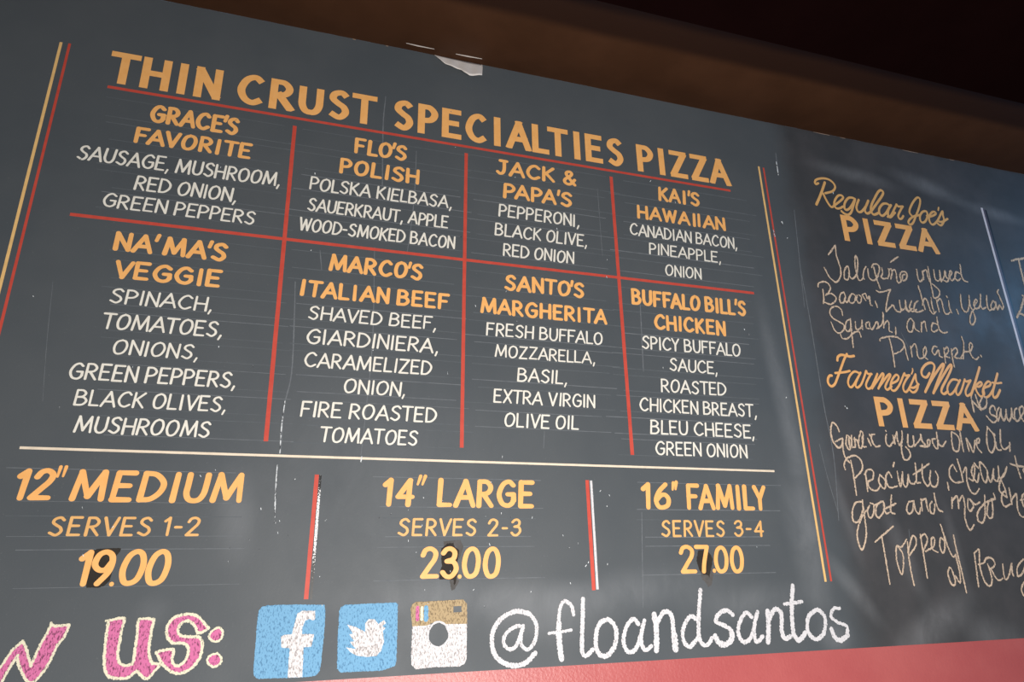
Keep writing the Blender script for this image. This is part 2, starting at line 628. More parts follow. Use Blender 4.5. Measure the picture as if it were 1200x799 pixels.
# ------------------------------------------------------------------ the setting
Z_TOP = wall_uv(600, 83)[1]
Z_BOT = 0.5 * (wall_uv(600, 784.7)[1] + wall_uv(1200, 747)[1])
THICK = 0.0015
XL, XR = -2.2, 4.6
box('wall_back', XL, XR, THICK + 0.0004, THICK + 0.12, 0.0, Z_TOP - 0.004, M['wall'], None, 'structure')
box('floor', XL, XR, -4.2, THICK, -0.05, 0.0, M['floor'], None, 'structure')


def band_edge(x):
    """front edge of the brown trim board: parallel to the wall"""
    return -0.32


# brown trim board along the wall: a thin board whose front edge is rounded over
v, f = [], []
xs = [XL + (XR - XL) * i / 60 for i in range(61)]
prof = [(0.0, 0.0), (0.05, -0.002), (0.2, -0.012), (0.35, -0.017), (0.5, -0.018), (0.8, -0.012), (0.95, -0.004), (1.0, 0.0)]


def cove(t):
    for (a, za), (b, zb_) in zip(prof, prof[1:]):
        if a <= t <= b:
            return -(za + (zb_ - za) * (t - a) / (b - a))
    return 0.0


for x in xs:
    e = band_edge(x)
    for t, dz in prof:
        v.append((x, THICK * 0 + e * t, Z_TOP + dz))
for i in range(60):
    for j in range(len(prof) - 1):
        a = i * len(prof) + j
        f.append((a, a + 1, a + 1 + len(prof), a + len(prof)))
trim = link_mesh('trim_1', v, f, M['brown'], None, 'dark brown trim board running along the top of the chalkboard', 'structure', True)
v, f = [], []
for x in xs:
    v += [(x, band_edge(x), Z_TOP), (x, -4.2, Z_TOP), (x, band_edge(x), Z_TOP + 0.1), (x, -4.2, Z_TOP + 0.1)]
for i in range(60):
    a = i * 4
    f += [(a, a + 1, a + 5, a + 4), (a + 2, a + 6, a + 7, a + 3)]
link_mesh('ceiling', v, f, M['ceiling'], None, None, 'structure')

# two white strips paint the crease highlight onto the trim above the paper
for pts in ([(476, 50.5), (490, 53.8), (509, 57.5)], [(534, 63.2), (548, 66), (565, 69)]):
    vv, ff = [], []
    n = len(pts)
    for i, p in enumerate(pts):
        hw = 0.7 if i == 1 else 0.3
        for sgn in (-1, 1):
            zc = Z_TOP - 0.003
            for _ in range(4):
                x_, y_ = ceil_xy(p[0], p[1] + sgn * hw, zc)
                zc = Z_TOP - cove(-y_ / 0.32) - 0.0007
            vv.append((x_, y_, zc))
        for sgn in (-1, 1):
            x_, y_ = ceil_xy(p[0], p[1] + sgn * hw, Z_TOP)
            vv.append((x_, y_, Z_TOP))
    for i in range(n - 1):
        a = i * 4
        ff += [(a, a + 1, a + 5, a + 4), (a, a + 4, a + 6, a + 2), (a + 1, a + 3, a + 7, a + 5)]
    link_mesh('glint_strip', vv, ff, M['paper'], trim, 'painted white glint on the brown trim')

# ------------------------------------------------------------------ the chalkboard
board = bpy.data.objects.new('chalkboard', None)
C.objects.link(board)
board['label'] = 'long slate grey painted chalkboard menu with orange, white and chalk lettering above the red wall'
board['category'] = 'chalkboard'
# a gently uneven top edge
v, f = [], []
N = 260
for i in range(N + 1):
    x = XL + 0.001 + (XR - XL - 0.002) * i / N
    zt = Z_TOP - random.uniform(0, 0.0004)
    v += [(x, 0, Z_BOT), (x, 0, zt), (x, THICK, Z_BOT), (x, THICK, zt)]
for i in range(N):
    a = i * 4
    f += [(a, a + 4, a + 5, a + 1), (a, a + 2, a + 6, a + 4), (a + 1, a + 5, a + 7, a + 3), (a + 2, a + 3, a + 7, a + 6)]
f += [(0, 1, 3, 2), (N * 4, N * 4 + 2, N * 4 + 3, N * 4 + 1)]
link_mesh('board_panel', v, f, M['board'], board)


def line(name, p, q, w, mat, label=None, parent=board, depth=0.0002, z_end=None):
    pr = Print(depth)
    a, b = wall_uv(*p), wall_uv(*q)
    k = px_scale((p[0] + q[0]) / 2, min(max((p[1] + q[1]) / 2, 0), 799))
    n = max(2, int(math.dist(a, b) / 0.02))
    pts = [(a[0] + (b[0] - a[0]) * i / n, a[1] + (b[1] - a[1]) * i / n) for i in range(n + 1)]
    pr.ribbon(pts, w * k, 1.0, 'square', 0.04)
    return pr.build(name, mat, parent, label)


def vline(name, p, z_end, w, mat, label=None, depth=0.0002):
    """a line dropped straight down the wall from pixel p to height z_end"""
    pr = Print(depth)
    a = wall_uv(*p)
    n = 40
    pr.ribbon([(a[0], a[1] + (z_end - a[1]) * i / n) for i in range(n + 1)], w * px_scale(*p), 1.0, 'square', 0.03)
    return pr.build(name, mat, board, label)


zb = wall_uv(967.5, 681.5)[1]
vline('border_line', (71.7, 49.5), zb, 2.9, M['yellow_line'], 'amber border line left of the menu table')
vline('border_line', (81.8, 51), zb, 2.7, M['red'], 'red border line left of the menu table')
line('border_line', (889, 195), (967.5, 681.5), 2.4, M['yellow_line'], 'amber border line right of the menu table')
line('border_line', (894.6, 196.5), (974, 681), 2.1, M['red'], 'red border line right of the menu table')
zr = wall_uv(1186, 640)[1]
vline('border_line', (1150.2, 243.5), zr, 2.3, M['pale_line'], 'far right border line painted with its pale sheen')  # pale colour holds the sheen on this border line
vline('border_line', (1152.6, 245), zr, 2.9, M['grey_line'], 'grey line of the far right border', 0.00014)
vline('border_line', (1155.0, 246), zr, 1.7, M['black'], 'black line of the far right border')

line('table_line', (126, 101.5), (856, 223.5), 3.0, M['red'], 'red rule under the title')
line('table_line', (82, 251), (883.5, 343.5), 3.5, M['red'], 'red rule between the two menu rows')
line('table_line', (345.5, 147.5), (311.5, 517), 4.6, M['red'], 'red upright line left of the second menu column', depth=0.0003)
line('table_line', (546.3, 179.5), (541, 524.5), 4.0, M['red'], 'red upright line left of the third menu column', depth=0.0003)
line('table_line', (716, 207), (741, 533), 3.9, M['red'], 'red upright line left of the fourth menu column', depth=0.0003)
line('table_line', (23, 524.5), (907.5, 552), 2.7, M['cream_line'], 'cream rule under the menu table')
line('price_line', (371.4, 556), (358.6, 702), 5.0, M['red'], 'red line between medium and large')
line('price_line', (688, 562.5), (695.8, 691.5), 4.4, M['red'], 'red line between large and family')
line('glint_line', (375.6, 556.5), (364.3, 702), 3.0, M['speckle'], 'black line with painted white glints beside the red line', depth=0.00014)
line('glint_line', (692.6, 563), (700.2, 690.5), 2.9, M['chalk_white'], 'white painted glint line beside the red line', depth=0.00014)  # glint along the glossy black line, painted as solid white

# title
for word_, p0, p1, h in (('THIN', (123.5, 95.6), (257.5, 116.6), 37.5), ('CRUST', (276, 120), (441, 147), 36),
                         ('SPECIALTIES', (459.5, 150.5), (732, 197.5), 35), ('PIZZA', (747.5, 200.3), (857, 218.3), 31)):
    pr = Print()
    text(pr, word_, p0, p1, h, 'block', 0.203, 0.0, 0.36 if word_ in ('THIN', 'SPECIALTIES', 'PIZZA') else 0.33, 0.4, 0.0)
    pr.build('title_lettering', M['orange'], board, 'orange block lettering reading ' + word_)

# menu entries: heading lines, ingredient lines (text, baseline left pixel, baseline right pixel, cap height in pixels)
ENT = [
 ('sausage and mushroom', [("GRACE'S", (174, 143), (278.5, 157), 21.5), ('FAVORITE', (156, 167), (293.5, 186.5), 19.5)],
  [('SAUSAGE, MUSHROOM,', (89, 186.5), (328, 216.7), 18), ('RED ONION,', (156, 222), (276.5, 235), 17.5), ('GREEN PEPPERS', (118.5, 242), (298, 262), 17)]),
 ('sauerkraut and bacon', [("FLO'S", (414.5, 179.5), (476.5, 187), 18.7), ('POLISH', (397, 203), (491, 216.3), 18.5)],
  [('POLSKA KIELBASA,', (362, 222), (529.5, 244.5), 15.7), ('SAUERKRAUT, APPLE', (359.5, 246.7), (525, 267.5), 15.7), ('WOOD-SMOKED BACON', (349, 270), (533, 291.7), 16)]),
 ('pepperoni and olive', [('JACK &', (581, 204), (675.5, 217.3), 18), ("PAPA'S", (589.5, 231.7), (670.5, 242.5), 18)],
  [('PEPPERONI,', (584, 253.5), (679, 266), 15), ('BLACK OLIVE,', (579.5, 275.7), (688, 289), 15), ('RED ONION', (589, 299.5), (672.8, 308.5), 15)]),
 ('canadian bacon and pineapple', [("KAI'S", (771.5, 235), (820.5, 242), 16.7), ('HAWAIIAN', (746.8, 255.8), (850.5, 269.5), 16.2)],
  [('CANADIAN BACON,', (738, 275), (864, 290.7), 14), ('PINEAPPLE,', (760.5, 297.5), (845, 308), 13.5), ('ONION', (779.7, 322.8), (822.3, 327.3), 13.5)]),
 ('spinach and tomato', [("NA' MA'S", (131.5, 293), (265, 306), 23), ('VEGGIE', (131, 325.5), (257.5, 338), 22)],
  [('SPINACH,', (127.5, 355), (248, 365), 18), ('TOMATOES,', (117, 385), (259.5, 395.5), 19.5), ('ONIONS,', (130.5, 415), (231, 423), 18.3),
   ('GREEN PEPPERS,', (78.5, 444), (275.5, 454.5), 20.3), ('BLACK OLIVES,', (85.5, 475), (264, 483.5), 19.5), ('MUSHROOMS', (85, 507), (244.5, 515), 20.5)]),
 ('shaved beef and giardiniera', [("MARCO'S", (384.5, 317.5), (495, 329.5), 20.5), ('ITALIAN BEEF', (351, 346.7), (526, 362), 20)],
  [('SHAVED BEEF,', (360.5, 374), (511, 386), 16.5), ('GIARDINIERA,', (358, 402.5), (513.3, 413.7), 18.3), ('CARAMELIZED', (355.5, 430), (505.5, 439.5), 18),
   ('ONION,', (402, 460.7), (474.5, 466), 17.5), ('FIRE ROASTED', (351, 488.3), (511.5, 494.5), 19), ('TOMATOES', (373, 518.3), (489, 522), 18.7)]),
 ('fresh mozzarella and basil', [("SANTO'S", (591, 340), (685, 350.3), 19), ('MARGHERITA', (562.7, 366.7), (712, 380.3), 19)],
  [('FRESH BUFFALO', (569.5, 392.8), (706.3, 403.6), 15.7), ('MOZZARELLA,', (579.5, 418), (697.5, 427.5), 15), ('BASIL,', (606, 446.8), (664.5, 451.7), 16.5),
   ('EXTRA VIRGIN', (578, 471.8), (697.3, 477.5), 16.5), ('OLIVE OIL', (590.5, 500), (678.3, 503.5), 17)]),
 ('spicy buffalo chicken', [("BUFFALO BILL'S", (740, 356.7), (875, 371.3), 19), ('CHICKEN', (766.8, 386), (851, 393.5), 18.5)],
  [('SPICY BUFFALO', (752, 408.5), (868.3, 418.6), 15.7), ('SAUCE,', (784.5, 434.5), (841, 439), 15.3), ('ROASTED', (774.7, 459.3), (851.3, 464.5), 16),
   ('CHICKEN BREAST,', (749.5, 481.8), (887.3, 491), 16.3), ('BLEU CHEESE,', (762, 508.3), (884.5, 515), 17), ('GREEN ONION', (768, 533.3), (876.5, 537.5), 16.7)]),
]
CELL = [(125, 338), (350, 540), (552, 712), (724, 880)] * 2
guides = Print(0.00001)
guides_soft = Print(0.000005)


def guide(z, px0, px1, py, soft):
    a, b = wall_uv(px0 + random.uniform(-14, 8), py), wall_uv(px1 + random.uniform(-8, 14), py)
    pr = guides_soft if soft else guides
    pr.ribbon([(a[0], z), ((a[0] + b[0]) / 2, z + random.uniform(-.0006, .0006)), (b[0], z)], random.uniform(0.55, 1.0) * px_scale(px0, py), 1.0, 'square')


for i, (what, heads, lines) in enumerate(ENT):
    head = None
    for t, p0, p1, h in heads:
        pr = Print()
        wt = 0.205 if t not in ("NA' MA'S", 'VEGGIE') else 0.215
        z, H = text(pr, t, p0, p1, h, 'casual', wt, 0.04, 0.27, 0.36 if t[:3] == "NA'" else 0.55, 0.02)
        head = pr.build('heading_lettering', M['orange'], board, 'orange brush lettered heading above the %s lines' % what)
        guide(z, CELL[i][0], CELL[i][1], p0[1], True)
        guide(z + H, CELL[i][0], CELL[i][1], p0[1] - h, True)
    for t, p0, p1, h in lines:
        pr = Print()
        z, H = text(pr, t, p0, p1, h, 'casual', 0.135, 0.07, 0.20, 0.50, 0.022)
        pr.build('ingredient_lettering', M['cream'], head, 'cream brush lettering reading ' + t.rstrip(','))
        guide(z - 0.002, CELL[i][0], CELL[i][1], p0[1], random.random() < 0.6)
        guide(z + H + 0.002, CELL[i][0], CELL[i][1], p0[1] - h, random.random() < 0.6)

# sizes and prices
SIZ = [
 ('medium', [('12', (11, 586), (59, 586.5), 38), ('MEDIUM', (79.5, 587.5), (283, 590.5), 38)], [((67.5, 558.5), (71.5, 547)), ((74, 558), (78, 547))],
  [('SERVES', (55, 628.3), (176, 628.3), 23.5), ('1-2', (188.5, 628.2), (233, 628), 23)], 3.9, 7.8),
 ('large', [('14', (446, 593.5), (485, 593.5), 34), ('LARGE', (511.2, 594.2), (626, 595.5), 34)], [((489.5, 567.5), (493, 558)), ((495, 567.5), (498.5, 558))],
  [('SERVES', (465.5, 628.3), (558, 628.5), 21.3), ('2-3', (571, 628.5), (610.5, 628), 21)], 3.4, 6.8),
 ('family', [('16', (751.5, 597), (786.5, 597.5), 32), ('FAMILY', (805, 597.3), (899.5, 599.5), 31)], [((788, 573.5), (788.8, 566)), ((791.5, 573), (792.3, 565))],
  [('SERVES', (775, 629.2), (850, 629.5), 20), ('3-4', (860.5, 629), (895.5, 628.5), 19.5)], 3.1, 6.2),
]
PRI = {
 'medium': [('1', (84.5, 687.5), (101.5, 687.5), 43, .06), ('9', (103, 687), (131, 687), 43, .0), ('0', (136, 686.5), (166.5, 686.5), 43, .06), ('0', (166.5, 686.5), (195.5, 686.5), 43, .06)],
 'large': [('2', (492, 678), (514.5, 678), 37.5, 0.0), ('3', (515.4, 678.5), (537.3, 678.5), 38, 0), ('0', (541, 678), (563.4, 678), 37.5, 0), ('0', (565.6, 678), (587, 678), 37.5, 0)],
 'family': [('2', (798, 672), (817.4, 672), 33.5, -0.02), ('7', (816.7, 672), (834.3, 672), 33.5, -0.02), ('0', (838, 671.8), (855.4, 671.8), 32.5, 0.0), ('0', (856.8, 671.8), (873.5, 671.8), 32.5, 0.0)],
}
DOT = {'medium': (130.8, 684.3), 'large': (538.6, 675.5), 'family': (837, 668.6)}
for what, heads, quotes, serves, ws, wq in SIZ:
    pr = Print()
    for t, p0, p1, h in heads:
        z, H = text(pr, t, p0, p1, h, 'casual', 0.19, 0.09 if what == 'medium' else 0.05, 0.28, 0.4, 0.012)
    for a, b in quotes:
        pr.ribbon([wall_uv(*a), wall_uv(*b)], [2.6 * px_scale(*a), 4.2 * px_scale(*a)], 1, 'round')
    x0, x1 = heads[0][1][0], heads[1][2][0]
    for zz, yy in ((z, 590), (z + H, 556)):
        guide(zz, x0, x1, yy, False)
    head = pr.build('size_lettering', M['orange'], board, 'orange brush lettering of the %s size' % what)
    for t, p0, p1, h in serves:
        pr = Print()
        z, H = text(pr, t, p0, p1, h, 'casual', 0.155, 0.06, 0.28, 0.4, 0.012)
        pr.build('serving_lettering', M['orange_pale'], head, 'thin amber lettering %s of the %s size' % ('word' if t == 'SERVES' else 'numbers', what))
    guide(z, x0, x1, 628, False)
    guide(z + H, x0, x1, 606, True)
    pr = Print(0.0006)
    for t, p0, p1, h, sl in PRI[what]:
        z, H = text(pr, t, p0, p1, h, 'casual', 0.168, sl, 0.2, 0.3, 0.0)
    d = DOT[what]
    pr.next()
    pr.disc(wall_uv(*d), wq * 0.36 * px_scale(*d))
    guide(z, x0, x1, 680, False)
    guide(z + H, x0, x1, 641, False)
    pr.build('price_lettering', M['orange'], head, 'orange price of the %s size' % what)
    # the changed digit was painted over on a patch of darker paint
    pr = Print(0.0004)
    if what == 'medium':
        pr.fill(px_poly(70, 630, 8, '285,150 310,115 370,105 480,98 575,98 565,130 530,170 510,230 485,260 495,300 470,400 420,450 370,468 250,468 245,400 255,320 265,260', 0.25))
    elif what == 'large':
        pr.fill(px_poly(480, 625, 8.57, '320,150 380,100 440,95 450,130 500,170 490,240 470,330 490,380 470,450 460,500 445,520 440,465 300,460 305,380 325,330 318,240', 0.3))
    else:
        pr.fill(px_poly(780, 625, 10, '380,200 470,190 530,250 550,300 545,360 530,420 510,520 500,490 440,480 390,420 362,320', 0.3))
    pr.build('paint_patch', M['patch'], head, 'dark patch of fresh paint behind the changed digit')
    pr = Print(0.0003)
    if what == 'large':
        pr.fill(px_poly(480, 625, 8.57, '340,80 510,65 540,130 520,200 500,260 480,150 440,110 350,130', 0.3))
        pr.fill(px_poly(480, 625, 8.57, '400,460 440,470 470,450 500,480 450,560 420,575', 0.3))
    elif what == 'family':
        pr.fill(px_poly(780, 625, 10, '400,430 540,380 560,480 540,600 500,630 470,570 430,540', 0.4))
    if pr.v:
        pr.build('paint_smear', M['patch_soft'], head, 'thin grey smear around the paint patch')

# ------------------------------------------------------------------ right column: script headings
A = (950, 200, 11.41)
B = (1040, 220, 13.31)
pr = Print()
trace(pr, *A, '187,158 150,270 120,350 75,452', 2.77)
trace(pr, *A, '100,168 70,180 55,155 75,120 150,103 230,115 295,160 325,220 290,275 195,302|165,305 200,380 245,455 280,488 315,465 400,400 432,360 410,332 365,335 325,390 312,450 335,498 380,505 430,480', 2.27)
trace(pr, *A, '590,378 550,362 500,368 455,430 450,500 480,525 530,490 590,385|592,385 570,460 540,555 500,590 450,575 410,542|640,390 620,440 610,500 635,550 680,545 740,470 768,402|768,402 735,480 722,530 750,572 800,548 880,440 950,340 967,290 938,262 900,285 850,375 810,465 805,540 845,588 915,560|1060,470 1015,442 960,448 915,510 920,575 960,603 1010,560 1062,465|1072,460 1035,530 1035,600 1065,622 1125,560', 2.44)
trace(pr, *B, '0,455 50,435 125,290 140,262 165,292 238,292|232,298 185,380 165,440 185,485 220,480 245,440|372,432 342,390 350,320 400,220 460,155 500,172 505,240 480,340 440,440 400,540 360,575 325,552 335,505 400,450 500,425|590,365 540,380 505,440 510,510 545,545 590,520 620,450 615,390 590,365|610,440 650,452 720,430 752,400 730,375 690,385 650,440 650,510 680,565 720,570 780,510 852,370 862,430 880,500 860,560 825,588 782,560|778,520 850,532 935,485', 2.18)
trace(pr, *B, '796,310 788,350', 1.68)
reg = pr.build('script_lettering', M['orange_pale'], board, 'amber script lettering at the top of the right column')
pr = Print()
text(pr, 'PIZZA', (990, 281.8), (1101.5, 298.3), 29.5, 'block', 0.222, 0.0, 0.34, 0.4, 0.0)
pr.build('block_lettering', M['orange'], reg, 'upper orange block word PIZZA of the right column')

F1 = (965, 405, 9.983)
F2 = (1070, 410, 9.983)
pr = Print()
trace(pr, *F1, '160,172 168,130 205,108 260,117 310,127 355,120|272,98 240,160 200,270 160,380 130,450 90,475 55,440 50,390 70,352 95,350', 2.69)
trace(pr, *F1, '135,320 200,315 260,307 305,295|425,325 360,303 305,355 285,430 310,485 350,460 430,320|432,315 390,400 372,460 395,490 440,450 480,350 497,297 515,328 562,332|556,328 515,400 495,460 515,502 555,490 590,420 628,330|628,330 605,400 568,500|575,485 640,390 685,328 702,342 680,410 640,502|645,490 720,385 765,335 780,352 735,440 722,490 748,515 795,475|790,445 860,410 877,362 845,342 800,400 783,470 800,520 840,520 890,450 942,328 955,350 1005,345|1003,345 960,405 930,480 948,538 990,515 1073,338|1075,335 1080,400 1103,470 1080,530 1040,546 1003,512|1005,487 1060,490 1112,450', 2.35)
trace(pr, *F1, '1040,270 1042,295 1028,330', 1.60)
trace(pr, *F2, '190,272 155,320 108,302 98,240 145,172 208,150 245,180 240,240 200,350 140,492|140,490 220,340 325,185 358,168 345,220 300,330 235,505|235,505 320,350 415,195 447,177 440,230 390,340 338,440 330,490 360,515 405,485', 2.60)
trace(pr, *F2, '535,365 500,348 450,352 405,420 402,490 432,522 480,480 545,358|548,352 510,430 500,490 522,527 560,480 602,345|602,345 620,370 668,358|672,355 632,430 612,490 632,538 690,500|690,475 750,400 788,375 803,400 770,430 730,430 745,490 792,545 830,515 825,450 890,420 905,385 872,370 832,420 812,490 838,552 888,535 940,450', 2.27)
trace(pr, *F2, '775,205 745,310 705,440 672,535|985,278 955,390 930,500 945,555 980,542 1015,470', 2.69)
trace(pr, *F2, '925,382 980,390 1032,384', 2.02)
far = pr.build('script_lettering', M['orange'], board, 'orange script lettering lower in the right column')
pr = Print()
text(pr, 'PIZZA', (1030, 499.3), (1147.5, 506.5), 34.3, 'block', 0.222, 0.0, 0.34, 0.4, 0.0)
pr.build('block_lettering', M['orange'], far, 'lower orange block word PIZZA of the right column')

